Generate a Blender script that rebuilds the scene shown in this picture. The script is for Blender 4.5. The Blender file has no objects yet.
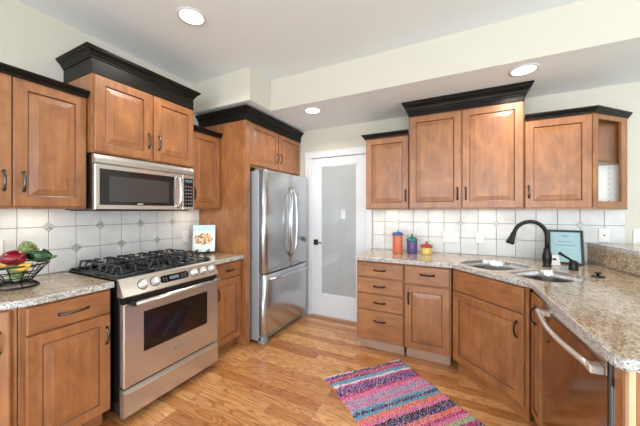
import bpy, bmesh, math, random
from mathutils import Vector, Matrix
random.seed(7)
SC = bpy.context.scene
COL = SC.collection
PI = math.pi
R = math.radians

# ------------------------------------------------------------------ camera
cam_d = bpy.data.cameras.new('camera')
cam = bpy.data.objects.new('camera', cam_d)
COL.objects.link(cam)
cam.location = (0, 0, 1.36)
cam.rotation_euler = (R(90), 0, R(26.7))
cam_d.sensor_width = 36.0
cam_d.lens = 36.0 * 275.5 / 640
cam_d.shift_y = -2.4 / 640
cam_d.clip_start = 0.02
SC.camera = cam

# ------------------------------------------------------------------ world, daylight, exposure
SC.view_settings.view_transform = 'Standard'
SC.view_settings.look = 'None'
SC.view_settings.gamma = 1.0
SC.view_settings.exposure = 0.06
SC.view_settings.use_curve_mapping = False
world = bpy.data.worlds.new('world')
SC.world = world
world.use_nodes = True
world.node_tree.nodes['Background'].inputs['Color'].default_value = (0.86, 0.93, 1.0, 1)
world.node_tree.nodes['Background'].inputs['Strength'].default_value = 1.0

def area(name, loc, direction, sx, sy, power, color=(1, 1, 1), spread=180):
    l = bpy.data.lights.new(name, 'AREA')
    l.shape = 'RECTANGLE'; l.size = sx; l.size_y = sy; l.energy = power; l.color = color
    l.spread = R(spread)
    o = bpy.data.objects.new(name, l)
    o.location = loc
    o.rotation_euler = Vector(direction).to_track_quat('-Z', 'Z').to_euler()
    COL.objects.link(o)
    return o

DAY = (0.86, 0.935, 1.0)
# daylight just outside the window openings behind and beside the camera
area('daylight_rear', (0.3, -4.62, 1.5), (0, 1, 0.18), 5.2, 1.9, 300, DAY)
area('daylight_rear_narrow', (-4.53, -4.62, 1.6), (0, 1, 0.1), 0.62, 2.1, 45, DAY)
area('daylight_right', (4.72, -0.6, 1.5), (-1, 0, 0.45), 3.0, 1.9, 190, DAY)
area('daylight_left', (-5.62, -2.2, 1.5), (1, 0, 0.45), 2.6, 1.9, 130, DAY)

# ------------------------------------------------------------------ materials
def lin(r, g, b):
    f = lambda c: c / 12.92 if c <= 0.04045 else ((c + 0.055) / 1.055) ** 2.4
    return (f(r / 255), f(g / 255), f(b / 255), 1)

class Mat:
    def __init__(self, name, color=(200, 200, 200), rough=0.5, metal=0.0, spec=0.5, coat=0.0, coat_rough=0.1):
        self.m = bpy.data.materials.new(name)
        self.m.use_nodes = True
        self.t = self.m.node_tree
        self.b = self.t.nodes['Principled BSDF']
        self.b.inputs['Base Color'].default_value = lin(*color)
        self.b.inputs['Roughness'].default_value = rough
        self.b.inputs['Metallic'].default_value = metal
        self.b.inputs['Specular IOR Level'].default_value = spec
        self.b.inputs['Coat Weight'].default_value = coat
        self.b.inputs['Coat Roughness'].default_value = coat_rough
    def n(self, typ, **kw):
        nd = self.t.nodes.new(typ)
        for k, v in kw.items():
            if k in nd.inputs: nd.inputs[k].default_value = v
            else: setattr(nd, k, v)
        return nd
    def l(self, a, b): self.t.links.new(a, b)
    def coords(self, scale=(1, 1, 1), rot=(0, 0, 0), loc=(0, 0, 0)):
        tc = self.n('ShaderNodeTexCoord'); mp = self.n('ShaderNodeMapping')
        mp.inputs['Scale'].default_value = scale; mp.inputs['Rotation'].default_value = rot
        mp.inputs['Location'].default_value = loc
        self.l(tc.outputs['Object'], mp.inputs['Vector'])
        return mp.outputs['Vector']
    def rand_shift(self, vec, amount=20.0):
        oi = self.n('ShaderNodeObjectInfo')
        mu = self.n('ShaderNodeMath', operation='MULTIPLY'); mu.inputs[1].default_value = amount
        self.l(oi.outputs['Random'], mu.inputs[0])
        ad = self.n('ShaderNodeVectorMath', operation='ADD')
        self.l(vec, ad.inputs[0]); self.l(mu.outputs[0], ad.inputs[1])
        return ad.outputs[0]
    def noise(self, vec, scale, detail=3, rough=0.5, dist=0.0):
        nd = self.n('ShaderNodeTexNoise')
        nd.inputs['Scale'].default_value = scale; nd.inputs['Detail'].default_value = detail
        nd.inputs['Roughness'].default_value = rough; nd.inputs['Distortion'].default_value = dist
        self.l(vec, nd.inputs['Vector'])
        return nd.outputs['Fac']
    def ramp(self, fac, stops, interp='LINEAR'):
        rp = self.n('ShaderNodeValToRGB'); cr = rp.color_ramp; cr.interpolation = interp
        while len(cr.elements) < len(stops): cr.elements.new(0.5)
        for e, (p, c) in zip(cr.elements, stops):
            e.position = p; e.color = lin(*c) if isinstance(c, tuple) else (c, c, c, 1)
        self.l(fac, rp.inputs['Fac'])
        return rp.outputs['Color']
    def mix(self, fac, a, b, mode='MIX'):
        mx = self.n('ShaderNodeMix', data_type='RGBA', blend_type=mode)
        for sock, v in ((mx.inputs[0], fac), (mx.inputs[6], a), (mx.inputs[7], b)):
            if isinstance(v, (int, float)): sock.default_value = v
            elif isinstance(v, tuple): sock.default_value = v
            else: self.l(v, sock)
        return mx.outputs[2]
    def base(self, c): self.l(c, self.b.inputs['Base Color']); return self
    def bump(self, h, strength=0.2, dist=0.002):
        bp = self.n('ShaderNodeBump'); bp.inputs['Strength'].default_value = strength
        bp.inputs['Distance'].default_value = dist
        self.l(h, bp.inputs['Height']); self.l(bp.outputs['Normal'], self.b.inputs['Normal']); return self

M = {}
def simple(key, *a, **k): M[key] = Mat(key, *a, **k).m

def paint(key, color, rough=0.75):
    m = Mat(key, color, rough, spec=0.25)
    v = m.coords()
    m.bump(m.noise(v, 90, 2), 0.12, 0.002); M[key] = m.m
paint('wall_paint', (211, 206, 193)); paint('lit_ceiling_paint', (236, 243, 245)); paint('white_trim', (217, 219, 223), 0.4)  # ceiling copy of the wall paint, lightened and cooled in place of light

paint('bounce_carpet', (206, 200, 190), 0.95)

def wood(key, dark, mid, light, axis='z'):
    m = Mat(key, mid, 0.42, spec=0.5, coat=0.55, coat_rough=0.32)
    sc = {'z': (1, 1, 0.09), 'x': (0.09, 1, 1)}[axis]
    sc2 = {'z': (1, 1, 0.6), 'x': (0.6, 1, 1)}[axis]
    g = m.noise(m.rand_shift(m.coords(sc)), 42, 4, 0.6, 0.4)
    b = m.noise(m.rand_shift(m.coords(sc2)), 9, 3, 0.6, 0.6)
    c1 = m.ramp(g, [(0.3, dark), (0.52, mid), (0.75, light)])
    c2 = m.ramp(b, [(0.25, dark), (0.55, mid), (0.8, light)])
    m.base(m.mix(0.65, c1, c2)); m.bump(g, 0.05, 0.001); M[key] = m.m
wood('maple', (118, 71, 39), (158, 102, 58), (184, 126, 77), 'z')
wood('maple_horizontal', (118, 71, 39), (158, 102, 58), (184, 126, 77), 'x')
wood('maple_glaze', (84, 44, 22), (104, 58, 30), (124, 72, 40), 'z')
wood('toe_board_sheen', (150, 118, 98), (170, 138, 118), (184, 154, 136), 'x')  # maple toe paled for the back run, its sheen put into the colour
wood('pale_wood', (206, 172, 132), (222, 190, 150), (232, 204, 168), 'z')

def dark_stain():
    m = Mat('black_stain', (34, 30, 26), 0.38, spec=0.18, coat=0.0)
    g = m.noise(m.coords((0.1, 1, 1)), 40, 3)
    m.base(m.ramp(g, [(0.3, (15, 13, 11)), (0.7, (31, 27, 22))])); M['black_stain'] = m.m
dark_stain()

def floor_mat():
    m = Mat('oak_floor', (190, 130, 75), 0.3, spec=0.5, coat=0.25, coat_rough=0.15)
    v = m.coords()
    br = m.n('ShaderNodeTexBrick')
    br.offset = 0.37; br.offset_frequency = 3; br.squash = 1.0
    br.inputs['Color1'].default_value = (0, 0, 0, 1); br.inputs['Color2'].default_value = (1, 1, 1, 1)
    br.inputs['Mortar'].default_value = (0.5, 0.5, 0.5, 1)
    br.inputs['Scale'].default_value = 1.0; br.inputs['Mortar Size'].default_value = 0.0008
    br.inputs['Mortar Smooth'].default_value = 0.0; br.inputs['Bias'].default_value = 0.0
    br.inputs['Brick Width'].default_value = 0.86; br.inputs['Row Height'].default_value = 0.083
    m.l(v, br.inputs['Vector'])
    # each board draws its grain from its own place
    ad = m.n('ShaderNodeVectorMath', operation='MULTIPLY_ADD')
    m.l(br.outputs['Color'], ad.inputs[0]); ad.inputs[1].default_value = (13, 7, 31); m.l(v, ad.inputs[2])
    mp = m.n('ShaderNodeMapping'); mp.inputs['Scale'].default_value = (0.16, 1, 1)
    m.l(ad.outputs[0], mp.inputs['Vector'])
    fig = m.noise(mp.outputs['Vector'], 9.0, 2, 0.5, 0.3)
    # cathedral grain: contour lines of a stretched noise
    mu = m.n('ShaderNodeMath', operation='MULTIPLY'); mu.inputs[1].default_value = 15.0; m.l(fig, mu.inputs[0])
    fr = m.n('ShaderNodeMath', operation='FRACT'); m.l(mu.outputs[0], fr.inputs[0])
    lines = m.ramp(fr.outputs[0], [(0.0, 0.15), (0.22, 0.75), (0.6, 1.0), (0.86, 0.8), (1.0, 0.2)])
    mp2 = m.n('ShaderNodeMapping'); mp2.inputs['Scale'].default_value = (0.05, 1, 1)
    m.l(ad.outputs[0], mp2.inputs['Vector'])
    fine = m.noise(mp2.outputs['Vector'], 210, 2)
    tone = m.ramp(br.outputs['Color'], [(0.0, (164, 104, 56)), (0.3, (202, 144, 88)), (0.65, (228, 178, 120)), (1.0, (184, 122, 70))])
    dark = m.mix(1.0, tone, lin(196, 152, 112), 'MULTIPLY')
    c = m.mix(lines, dark, tone)
    c = m.mix(m.ramp(fine, [(0.35, 0.45), (0.55, 0.0)]), c, dark)
    c = m.mix(br.outputs['Fac'], c, lin(96, 58, 30))
    m.base(c); m.bump(fine, 0.05, 0.001); M['oak_floor'] = m.m
floor_mat()

def granite(key, base, warm, pale, spec_scale=1.0, stretch=(1, 1, 1), rough=0.16, white=.85):
    m = Mat(key, base, rough, spec=0.5, coat=0.2, coat_rough=0.08)
    v = m.coords(); vs = m.coords(stretch)
    a = m.noise(vs, 26 * spec_scale, 4, 0.65, 0.8)
    c = m.ramp(a, [(0.3, warm), (0.5, base), (0.68, pale)])
    b = m.noise(vs, 70 * spec_scale, 3, 0.6, 0.5)
    c = m.mix(m.ramp(b, [(0.56, 0.0), (0.66, 0.75)]), c, lin(140, 128, 118))
    d = m.noise(v, 120 * spec_scale, 2, 0.5, 0.3)
    c = m.mix(m.ramp(d, [(0.57, 0.0), (0.61, 0.92)]), c, lin(58, 54, 54))
    e = m.noise(v, 95 * spec_scale, 2, 0.5, 0.2)
    c = m.mix(m.ramp(e, [(0.58, 0.0), (0.63, white)]), c, lin(232, 231, 228))
    m.base(c); M[key] = m.m
granite('granite', (182, 156, 122), (138, 102, 66), (206, 190, 164), 1.15, (1, 0.45, 1), white=.5)
granite('granite_edge', (184, 180, 176), (146, 136, 128), (216, 217, 218), 1.2, rough=0.35)

def steel(key, color, rough, brush=(1, 1, 40), metal=1.0):
    m = Mat(key, color, rough, metal=metal)
    m.b.inputs['Specular IOR Level'].default_value = 0.5
    M[key] = m.m
steel('stainless', (208, 203, 196), 0.25, metal=0.84)
steel('stainless_fridge', (190, 193, 197), 0.22, (40, 40, 1), metal=0.88)
steel('stainless_dark', (186, 172, 162), 0.13)
steel('stainless_side', (178, 184, 192), 0.4, metal=0.5)
steel('stainless_sink', (200, 198, 196), 0.22)
steel('chrome', (225, 225, 225), 0.12)
steel('knob_metal', (222, 220, 216), 0.3, metal=0.7)
simple('black_glass', (16, 15, 15), 0.06, spec=0.6)
simple('oven_glass', (22, 17, 15), 0.07, spec=0.6)
simple('microwave_screen', (62, 60, 58), 0.12, spec=0.5)
simple('cast_iron', (34, 36, 40), 0.3, spec=0.6)
simple('black_enamel', (20, 20, 22), 0.25)
simple('black_plastic', (18, 18, 19), 0.4)
simple('oil_bronze', (40, 35, 33), 0.3, metal=0.6)
simple('pewter', (96, 92, 88), 0.26, metal=0.9)
simple('grout', (158, 155, 150), 0.85)
simple('white_plastic', (238, 236, 230), 0.35)
simple('grey_plastic', (120, 120, 122), 0.5)
simple('grey_feet', (150, 156, 162), 0.5)
simple('toe_dark', (60, 44, 36), 0.7)

def tile_mat():
    m = Mat('tile_glaze', (232, 230, 225), 0.24, spec=0.5)
    a = m.noise(m.coords(), 7, 3, 0.6)
    m.base(m.ramp(a, [(0.3, (212, 212, 211)), (0.7, (228, 228, 226))]))
    m.bump(m.noise(m.coords(), 22, 2), 0.25, 0.002); M['tile_glaze'] = m.m
    m = Mat('accent_tile', (150, 148, 144), 0.4)
    a = m.noise(m.coords(), 95, 2, 0.5, 1.5)
    m.base(m.ramp(a, [(0.38, (112, 110, 106)), (0.5, (176, 174, 168)), (0.62, (214, 211, 204))])); M['accent_tile'] = m.m
    m = Mat('accent_tile_pale', (196, 194, 190), 0.4)
    a = m.noise(m.coords(), 95, 2, 0.5, 1.5)
    m.base(m.ramp(a, [(0.38, (172, 168, 162)), (0.5, (202, 200, 195)), (0.62, (222, 220, 214))])); M['accent_tile_pale'] = m.m
tile_mat()

def frosted():
    m = Mat('frosted_glass', (178, 182, 184), 0.5, spec=0.5, coat=0.7, coat_rough=0.03)
    m.b.inputs['Transmission Weight'].default_value = 0.15
    M['frosted_glass'] = m.m
frosted()
def emit(key, color, s):
    m = Mat(key, color); m.b.inputs['Emission Color'].default_value = lin(*color)
    m.b.inputs['Emission Strength'].default_value = s; M[key] = m.m
emit('lamp_glow', (255, 246, 228), 3.5)
emit('puck_glow', (255, 226, 180), 4.0)
emit('clock_display', (90, 110, 120), 0.15)

# ------------------------------------------------------------------ mesh helpers
class MB:
    def __init__(self): self.bm = bmesh.new(); self.slot = 0; self.mats = []
    def use(self, mat):
        if mat not in self.mats: self.mats.append(mat)
        self.slot = self.mats.index(mat); return self
    def face(self, vs, smooth=False):
        try: f = self.bm.faces.new(vs)
        except ValueError: return None
        f.material_index = self.slot; f.smooth = smooth; return f
    def box(self, x0, x1, y0, y1, z0, z1, bev=0.0, mtx=None):
        if bev <= 0:
            v = [self.bm.verts.new((x, y, z)) for z in (z0, z1) for y in (y0, y1) for x in (x0, x1)]
            for q in ((0, 2, 3, 1), (4, 5, 7, 6), (0, 1, 5, 4), (2, 6, 7, 3), (0, 4, 6, 2), (1, 3, 7, 5)):
                self.face([v[i] for i in q])
        else:
            b = min(bev, (x1 - x0) * .45, (y1 - y0) * .45, (z1 - z0) * .45)
            X, Y, Z = (x0, x1), (y0, y1), (z0, z1); s = (1, -1)
            g = {}
            for i in (0, 1):
                for j in (0, 1):
                    for k in (0, 1):
                        g[i, j, k] = [self.bm.verts.new((X[i] + (0 if a == 0 else s[i] * b), Y[j] + (0 if a == 1 else s[j] * b), Z[k] + (0 if a == 2 else s[k] * b))) for a in range(3)]
            for i in (0, 1):
                self.face([g[i, j, k][0] for j, k in ((0, 0), (1, 0), (1, 1), (0, 1))])
                self.face([g[j, i, k][1] for j, k in ((0, 0), (1, 0), (1, 1), (0, 1))])
                self.face([g[j, k, i][2] for j, k in ((0, 0), (1, 0), (1, 1), (0, 1))])
            for i in (0, 1):
                for j in (0, 1):
                    self.face([g[i, j, 0][0], g[i, j, 1][0], g[i, j, 1][1], g[i, j, 0][1]])
                    self.face([g[i, 0, j][0], g[i, 1, j][0], g[i, 1, j][2], g[i, 0, j][2]])
                    self.face([g[0, i, j][1], g[1, i, j][1], g[1, i, j][2], g[0, i, j][2]])
                    for k in (0, 1): self.face(g[i, j, k])
            v = [q for t in g.values() for q in t]
        if mtx is not None:
            for q in v: q.co = mtx @ q.co
        return self
    def prism(self, pts, z0, z1, smooth=False):
        a = [self.bm.verts.new((x, y, z0)) for x, y in pts]; b = [self.bm.verts.new((x, y, z1)) for x, y in pts]
        self.face(a[::-1]); self.face(b)
        for i in range(len(pts)):
            j = (i + 1) % len(pts); self.face([a[i], a[j], b[j], b[i]], smooth)
        return self
    def loops(self, rings, close=True, cap0=False, cap1=False, smooth=True):
        vs = [[self.bm.verts.new(p) for p in r] for r in rings]
        for a, b in zip(vs, vs[1:]):
            n = len(a)
            for i in range(n if close else n - 1):
                j = (i + 1) % n; self.face([a[i], a[j], b[j], b[i]], smooth)
        if cap0: self.face(vs[0][::-1])
        if cap1: self.face(vs[-1])
        return vs
    def lathe(self, prof, n=20, c=(0, 0, 0), mtx=None, sy=1.0, smooth=True):
        rings = []
        for r, z in prof:
            ring = []
            for k in range(n):
                p = Vector((math.cos(2 * PI * k / n) * r, math.sin(2 * PI * k / n) * r * sy, z))
                ring.append((mtx @ p if mtx is not None else p) + Vector(c))
            rings.append(ring)
        self.loops(rings, True, True, True, smooth); return self
    def tube(self, pts, r, n=8, closed=False, flat=1.0):
        pts = [Vector(p) for p in pts]; m = len(pts)
        rad = r if isinstance(r, (list, tuple)) else [r] * m
        tg = []
        for i in range(m):
            a = pts[i - 1] if (i > 0 or closed) else pts[i]
            b = pts[(i + 1) % m] if (i < m - 1 or closed) else pts[i]
            tg.append((b - a).normalized())
        up = Vector((0, 0, 1)) if abs(tg[0].z) < 0.9 else Vector((1, 0, 0))
        nrm = (up - tg[0] * up.dot(tg[0])).normalized(); rings = []
        for i in range(m):
            if i: nrm = (nrm - tg[i] * nrm.dot(tg[i])).normalized()
            bi = tg[i].cross(nrm)
            rings.append([pts[i] + (nrm * math.cos(2 * PI * k / n) * flat + bi * math.sin(2 * PI * k / n)) * rad[i] for k in range(n)])
        if closed: rings.append(rings[0])
        if closed:
            vs = [[self.bm.verts.new(p) for p in q] for q in rings[:-1]]
            vs.append(vs[0])
            for a, b in zip(vs, vs[1:]):
                for i in range(n):
                    j = (i + 1) % n; self.face([a[i], a[j], b[j], b[i]], True)
        else: self.loops(rings, True, True, True)
        return self
    def disc(self, c, r, h, n=20, axis='y'):
        mt = {'z': Matrix(), 'y': Matrix.Rotation(R(90), 3, 'X'), 'x': Matrix.Rotation(R(90), 3, 'Y')}[axis].to_3x3()
        self.lathe([(r * .96, 0), (r, h * .15), (r, h * .85), (r * .93, h)], n, c, mt); return self
    def build(self, name, mat=None, parent=None, loc=None, rot=None):
        me = bpy.data.meshes.new(name)
        bmesh.ops.recalc_face_normals(self.bm, faces=self.bm.faces)
        self.bm.to_mesh(me); self.bm.free()
        for k in (self.mats if self.mats else [mat]): me.materials.append(M[k])
        o = bpy.data.objects.new(name, me); COL.objects.link(o)
        if parent is not None: o.parent = parent
        if loc is not None: o.location = loc
        if rot is not None: o.rotation_euler = rot
        return o

def tag(o, label, cat, group=None):
    o['label'] = label; o['category'] = cat
    if group: o['group'] = group
    return o
def thing(name, label, cat, loc=(0, 0, 0), rz=0.0, group=None):
    o = bpy.data.objects.new(name, None); COL.objects.link(o)
    o.empty_display_size = 0.1
    o.location = loc; o.rotation_euler = (0, 0, rz)
    return tag(o, label, cat, group)
def struct(o): o['kind'] = 'structure'; return o

# ------------------------------------------------------------------ room shell
XL, YB, HC, HS = -2.58, 3.20, 2.735, 2.42
b = MB(); b.use('oak_floor').box(XL - .12, 1.6, -0.9, YB + 0.14, -0.08, 0.0)
b.use('bounce_carpet').box(-5.62, XL - .12, -4.62, YB + .14, -0.08, 0.0); b.box(1.6, 4.72, -4.62, YB + .14, -.08, 0.0); b.box(XL - .12, 1.6, -4.62, -0.9, -.08, 0.0)  # unseen pale carpet, added to temper the orange bounce off the oak
struct(b.build('floor', None))
b = MB(); b.box(-5.62, 4.72, -4.62, YB + 0.14, HC, HC + 0.08); struct(b.build('ceiling', 'lit_ceiling_paint'))
# dropped part of the ceiling: over the back run and the corner above the fridge
b = MB(); b.prism([(XL, 2.05), (-1.78, 2.05), (-1.78, 2.38), (4.6, 2.38), (4.6, YB), (XL, YB)], HS, HC - 0.0005)
o = b.build('wall_soffit', 'wall_paint'); o.data.materials.append(M['lit_ceiling_paint'])
for p in o.data.polygons:
    if p.normal.z < -0.5: p.material_index = 1
struct(o)
b = MB(); b.box(XL - 0.06, XL, 0.20, YB, 0, HC); struct(b.build('wall_left', 'wall_paint'))
b = MB(); b.box(XL - 0.06, 4.6, YB, YB + 0.12, 0, HC); struct(b.build('wall_back', 'wall_paint'))
def wall_with_holes(name, length, holes, loc, rz):
    """wall along local x from 0, holes = [(x0,x1,z0,z1)]"""
    b = MB(); x = 0
    for (x0, x1, z0, z1) in holes:
        b.box(x, x0, 0, 0.12, 0, HC); b.box(x0, x1, 0, 0.12, 0, z0); b.box(x0, x1, 0, 0.12, z1, HC); x = x1
    b.box(x, length, 0, 0.12, 0, HC)
    return struct(b.build(name, 'wall_paint', loc=loc, rot=(0, 0, rz)))
wall_with_holes('wall_rear', 10.1, [(.66, 1.28, 0.55, 2.62), (3.2, 4.6, 0.55, 2.45), (5.1, 6.5, 0.55, 2.45), (7.0, 8.4, 0.55, 2.45)], (-5.5, -4.62, 0), 0)
wall_with_holes('wall_right', 7.94, [(2.52, 3.92, 0.55, 2.45), (4.12, 5.52, 0.55, 2.45)], (4.72, -4.62, 0), R(90))
wall_with_holes('wall_far_left', 7.82, [(1.12, 2.32, 0.55, 2.45), (2.52, 3.72, 0.55, 2.45)], (-5.5, -4.62, 0), R(90))
b = MB(); b.box(-5.62, XL - 0.06, YB, YB + .12, 0, HC); struct(b.build('wall_far_back', 'wall_paint'))
def window(n, loc, rz, w, h=1.9):
    b = MB()
    for (x0, x1, z0, z1) in ((0, .06, 0, h), (w - .06, w, 0, h), (.06, w - .06, 0, .06), (.06, w - .06, h - .06, h), (.06, w - .06, h * .5 - .02, h * .5 + .02)):
        b.box(x0, x1, 0, 0.05, z0, z1)
    struct(b.build('window_%d' % n, 'white_trim', loc=loc, rot=(0, 0, rz)))
k = 1
for x0, w, h in ((.66, .62, 2.07), (3.2, 1.4, 1.9), (5.1, 1.4, 1.9), (7.0, 1.4, 1.9)): window(k, (-5.5 + x0, -4.57, .55), 0, w, h); k += 1
for y0 in (2.52, 4.12): window(k, (4.66, -4.62 + y0, .55), R(90), 1.4); k += 1
for y0 in (1.12, 2.52): window(k, (-5.56, -4.62 + y0, .55), R(90), 1.2); k += 1

# pantry door with its casing
DX0, DX1 = -1.725, -0.985
b = MB()
for (x0, x1, z0, z1) in ((DX0 - .095, DX0, 0, 2.04), (DX1, DX1 + .075, 0, 2.04), (DX0 - .095, DX1 + .075, 2.04, 2.13)):
    b.box(x0, x1, YB - 0.034, YB - 0.0005, z0, z1, 0.006)
b.box(DX0 - .012, DX0 + .004, YB - 0.016, YB - 0.0005, 0, 2.04); b.box(DX1 - .004, DX1 + .012, YB - 0.016, YB - 0.0005, 0, 2.04)
struct(b.build('trim_1', 'white_trim'))
b = MB(); GX0, GX1, GZ0, GZ1 = -1.592, -1.105, 0.285, 1.935; yd0, yd1 = YB - 0.013, YB - 0.001
b.box(DX0 + .005, GX0, yd0, yd1, .012, 2.035, .001); b.box(GX1, DX1 - .005, yd0, yd1, .012, 2.035, .001)
b.box(GX0, GX1, yd0, yd1, .012, GZ0, .001); b.box(GX0, GX1, yd0, yd1, GZ1, 2.035, .001)
for (x0, x1, z0, z1) in ((GX0, GX0 + .012, GZ0, GZ1), (GX1 - .012, GX1, GZ0, GZ1), (GX0, GX1, GZ0, GZ0 + .012), (GX0, GX1, GZ1 - .012, GZ1)):
    b.box(x0, x1, yd0 + .003, yd1, z0, z1, .002)
door = struct(b.build('door_1', 'white_trim'))
b = MB(); b.box(GX0 + .01, GX1 - .01, yd0 + .006, yd1 - .001, GZ0 + .01, GZ1 - .01); b.build('glass_pane', 'frosted_glass', door)
b = MB(); b.box(-1.69, -1.63, yd0 - .012, yd0, .915, .985, .002)
b.tube([(-1.66, yd0 - .01, .95), (-1.66, yd0 - .05, .95), (-1.652, yd0 - .055, .95), (-1.56, yd0 - .055, .95)], .008, 8)
b.build('lever_handle', 'black_plastic', door)
b = MB(); b.box(-0.91, -0.90, YB - .012, YB - .0005, 0, .1); struct(b.build('baseboard_back', 'white_trim'))

# tiled backsplash: square tiles with small diamond accents, grout shows between
def backsplash(name, L, H, xs, zs, offset, loc, rz, dsize, accent, parity):
    """local: x along, front faces -y, wall at y=0"""
    b = MB(); b.use('grout').box(0, L, -.006, -.0005, 0, H)
    b.use('tile_glaze'); P = .156; g = .0022
    x_edges = []; x = offset - P * 30
    while x < L: x_edges.append(x); x += P
    x_edges.append(x)
    for i in range(len(x_edges) - 1):
        for j in range(len(zs) - 1):
            x0, x1 = max(0, x_edges[i] + g), min(L, x_edges[i + 1] - g); z0, z1 = max(0, zs[j] + g), min(H, zs[j + 1] - g)
            if x1 - x0 < .006 or z1 - z0 < .006: continue
            b.box(x0, x1, -.0095, -.005, z0, z1, .002)
    b.use(accent)
    for i, xe in enumerate(x_edges):
        if xe < .02 or xe > L - .02: continue
        kk = round((xe - offset) / P)
        for j in (1, 2):
            if (kk + j + parity) % 2 == 0:
                q = Matrix.Translation((xe, 0, zs[j])) @ Matrix.Rotation(R(45), 4, 'Y')
                s = dsize / 2
                b.use('grout').box(-s - .003, s + .003, -.0098, -.006, -s - .003, s + .003, 0, q)
                b.use(accent).box(-s, s, -.0112, -.006, -s, s, .0015, q)
    return struct(b.build(name, None, loc=loc, rot=(0, 0, rz)))
ZT = [-.002, .163, .317, .47]
backsplash('wall_backsplash_left', 1.97, .455, None, [0, .165, .328, .49], .873 - .16, (XL, .16, .916), R(90), .044, 'accent_tile', 0)
backsplash('wall_backsplash_back', 2.145, .455, None, ZT, .3 - .604 + .604, (-.905, YB, .916), 0, .036, 'accent_tile_pale', 0)

# ------------------------------------------------------------------ cabinet builders
def panel_door(w, h, t=.02, fw=.058, glaze=True):
    """raised panel door, local x 0..w, z 0..h, back at y=0, front at y=-t"""
    b = MB(); b.use('maple')
    def ring(i, y): return [(i, y, i), (w - i, y, i), (w - i, y, h - i), (i, y, h - i)]
    rw = min(.034, (min(w, h) - 2 * fw) * .25)
    R1 = [ring(0, 0), ring(0, -t + .004), ring(.004, -t), ring(fw, -t)]
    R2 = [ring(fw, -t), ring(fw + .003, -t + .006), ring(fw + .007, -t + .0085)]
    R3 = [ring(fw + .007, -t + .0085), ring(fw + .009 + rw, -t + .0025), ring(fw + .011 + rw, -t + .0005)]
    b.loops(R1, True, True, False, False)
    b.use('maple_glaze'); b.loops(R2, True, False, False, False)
    b.use('maple'); b.loops(R3, True, False, True, False)
    bmesh.ops.remove_doubles(b.bm, verts=b.bm.verts, dist=1e-5)
    return b
def drawer_front(w, h, t=.02):
    b = MB(); b.use('maple_horizontal')
    def ring(i, y): return [(i, y, i), (w - i, y, i), (w - i, y, h - i), (i, y, h - i)]
    b.loops([ring(0, 0), ring(0, -t + .005), ring(.003, -t + .002), ring(.006, -t)], True, True, True, False)
    return b
def pull(L=.105, vertical=True, out=.022, r=.0043):
    """arched wire pull with footed ends; centre at origin, stands out towards -y"""
    b = MB(); pts = []; n = 14
    for i in range(n + 1):
        s = -1 + 2 * i / n
        pts.append((s * L / 2 * (1 - .0 * abs(s)), -out * (1 - abs(s) ** 3.2) - .003, 0))
    rad = [r * (1.25 if abs(-1 + 2 * i / n) > .8 else 1.0) for i in range(n + 1)]
    b.tube(pts, rad, 8, flat=1.5)
    for s in (-1, 1):
        b.box(s * L / 2 - .008, s * L / 2 + .008, -.005, 0, -.0085, .0085, .002)
    if vertical:
        for v in b.bm.verts: v.co = Vector((v.co.z, v.co.y, v.co.x))
    return b
CROWN_S = [(0, 0), (.012, 0), (.014, .010), (.022, .018), (.034, .034), (.036, .044), (0, .044)]
def crown_sweep(path, prof, name, parent, closed_top=True):
    """path: open list of (x,y) walking so that the outside is on the right hand; prof: (out,z)"""
    n = len(path); P = [Vector(p) for p in path]; rings = []
    for i in range(n):
        nn = []
        if i > 0: d = (P[i] - P[i - 1]).normalized(); nn.append(Vector((d.y, -d.x)))
        if i < n - 1: d = (P[i + 1] - P[i]).normalized(); nn.append(Vector((d.y, -d.x)))
        if len(nn) == 2:
            mdir = (nn[0] + nn[1]).normalized(); mdir = mdir / max(.2, mdir.dot(nn[0]))
        else: mdir = nn[0]
        rings.append([(P[i].x + mdir.x * o, P[i].y + mdir.y * o, z) for o, z in prof])
    b = MB(); b.loops(rings, True, True, True, False)
    return b.build(name, 'black_stain', parent)

def cabinet(name, label, loc, rz, W, D, H, fronts, toe=0.0, crown=None, crown_path=None, group=None, hmat='oil_bronze', body_extra=None, pucks=0, body_d=None, toe_mat='maple_horizontal'):
    """origin: back-left-bottom corner seen from the front; front faces local -y"""
    t = thing(name, label, 'cabinet', loc, rz, group)
    b = MB(); b.use('maple')
    bd = D - .02 if body_d is None else body_d
    if toe > 0:
        b.box(0, W, -bd, 0, toe, H, .002)
        b.use(toe_mat).box(.01, W - .01, -bd + .065, -.01, 0, toe)
    else:
        b.box(0, W, -bd, 0, .018, H, .002)
        b.box(0, W, -bd - .004, -bd + .016, 0, .03, .002)       # light rail
        b.box(0, .018, -bd + .016, 0, 0, .018); b.box(W - .018, W, -bd + .016, 0, 0, .018)
    if body_extra: body_extra(b)
    b.build('body', None, t)
    for f in fronts:
        kind, x0, x1, z0, z1 = f[:5]
        if kind == 'door':
            d = panel_door(x1 - x0, z1 - z0).build('door', None, t, (x0, -bd, z0))
        else:
            d = drawer_front(x1 - x0, z1 - z0).build('drawer', None, t, (x0, -bd, z0))
        if len(f) > 5 and f[5]:
            hx, hz, vert = f[5]
            L = f[6] if len(f) > 6 else .105
            pull(L, vert).build('handle', hmat, d, (hx - x0, -.0205, hz - z0))
    if crown:
        crown_sweep(crown_path, crown, 'crown_molding', t)
    for i in range(pucks):
        b = MB(); b.disc((W * (i + .5) / pucks, -bd * .5, .006), .032, .012, 16, 'z')
        b.build('puck_light', 'puck_glow', t)
        mw = Matrix.Translation(loc) @ Matrix.Rotation(rz, 4, 'Z')
        p = mw @ Vector((W * (i + .5) / pucks, -bd * .5, .003))
        area('undercabinet_glow', p, (0, 0, -1), .05, .05, 0.4, (1, .88, .72))
    return t

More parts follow.
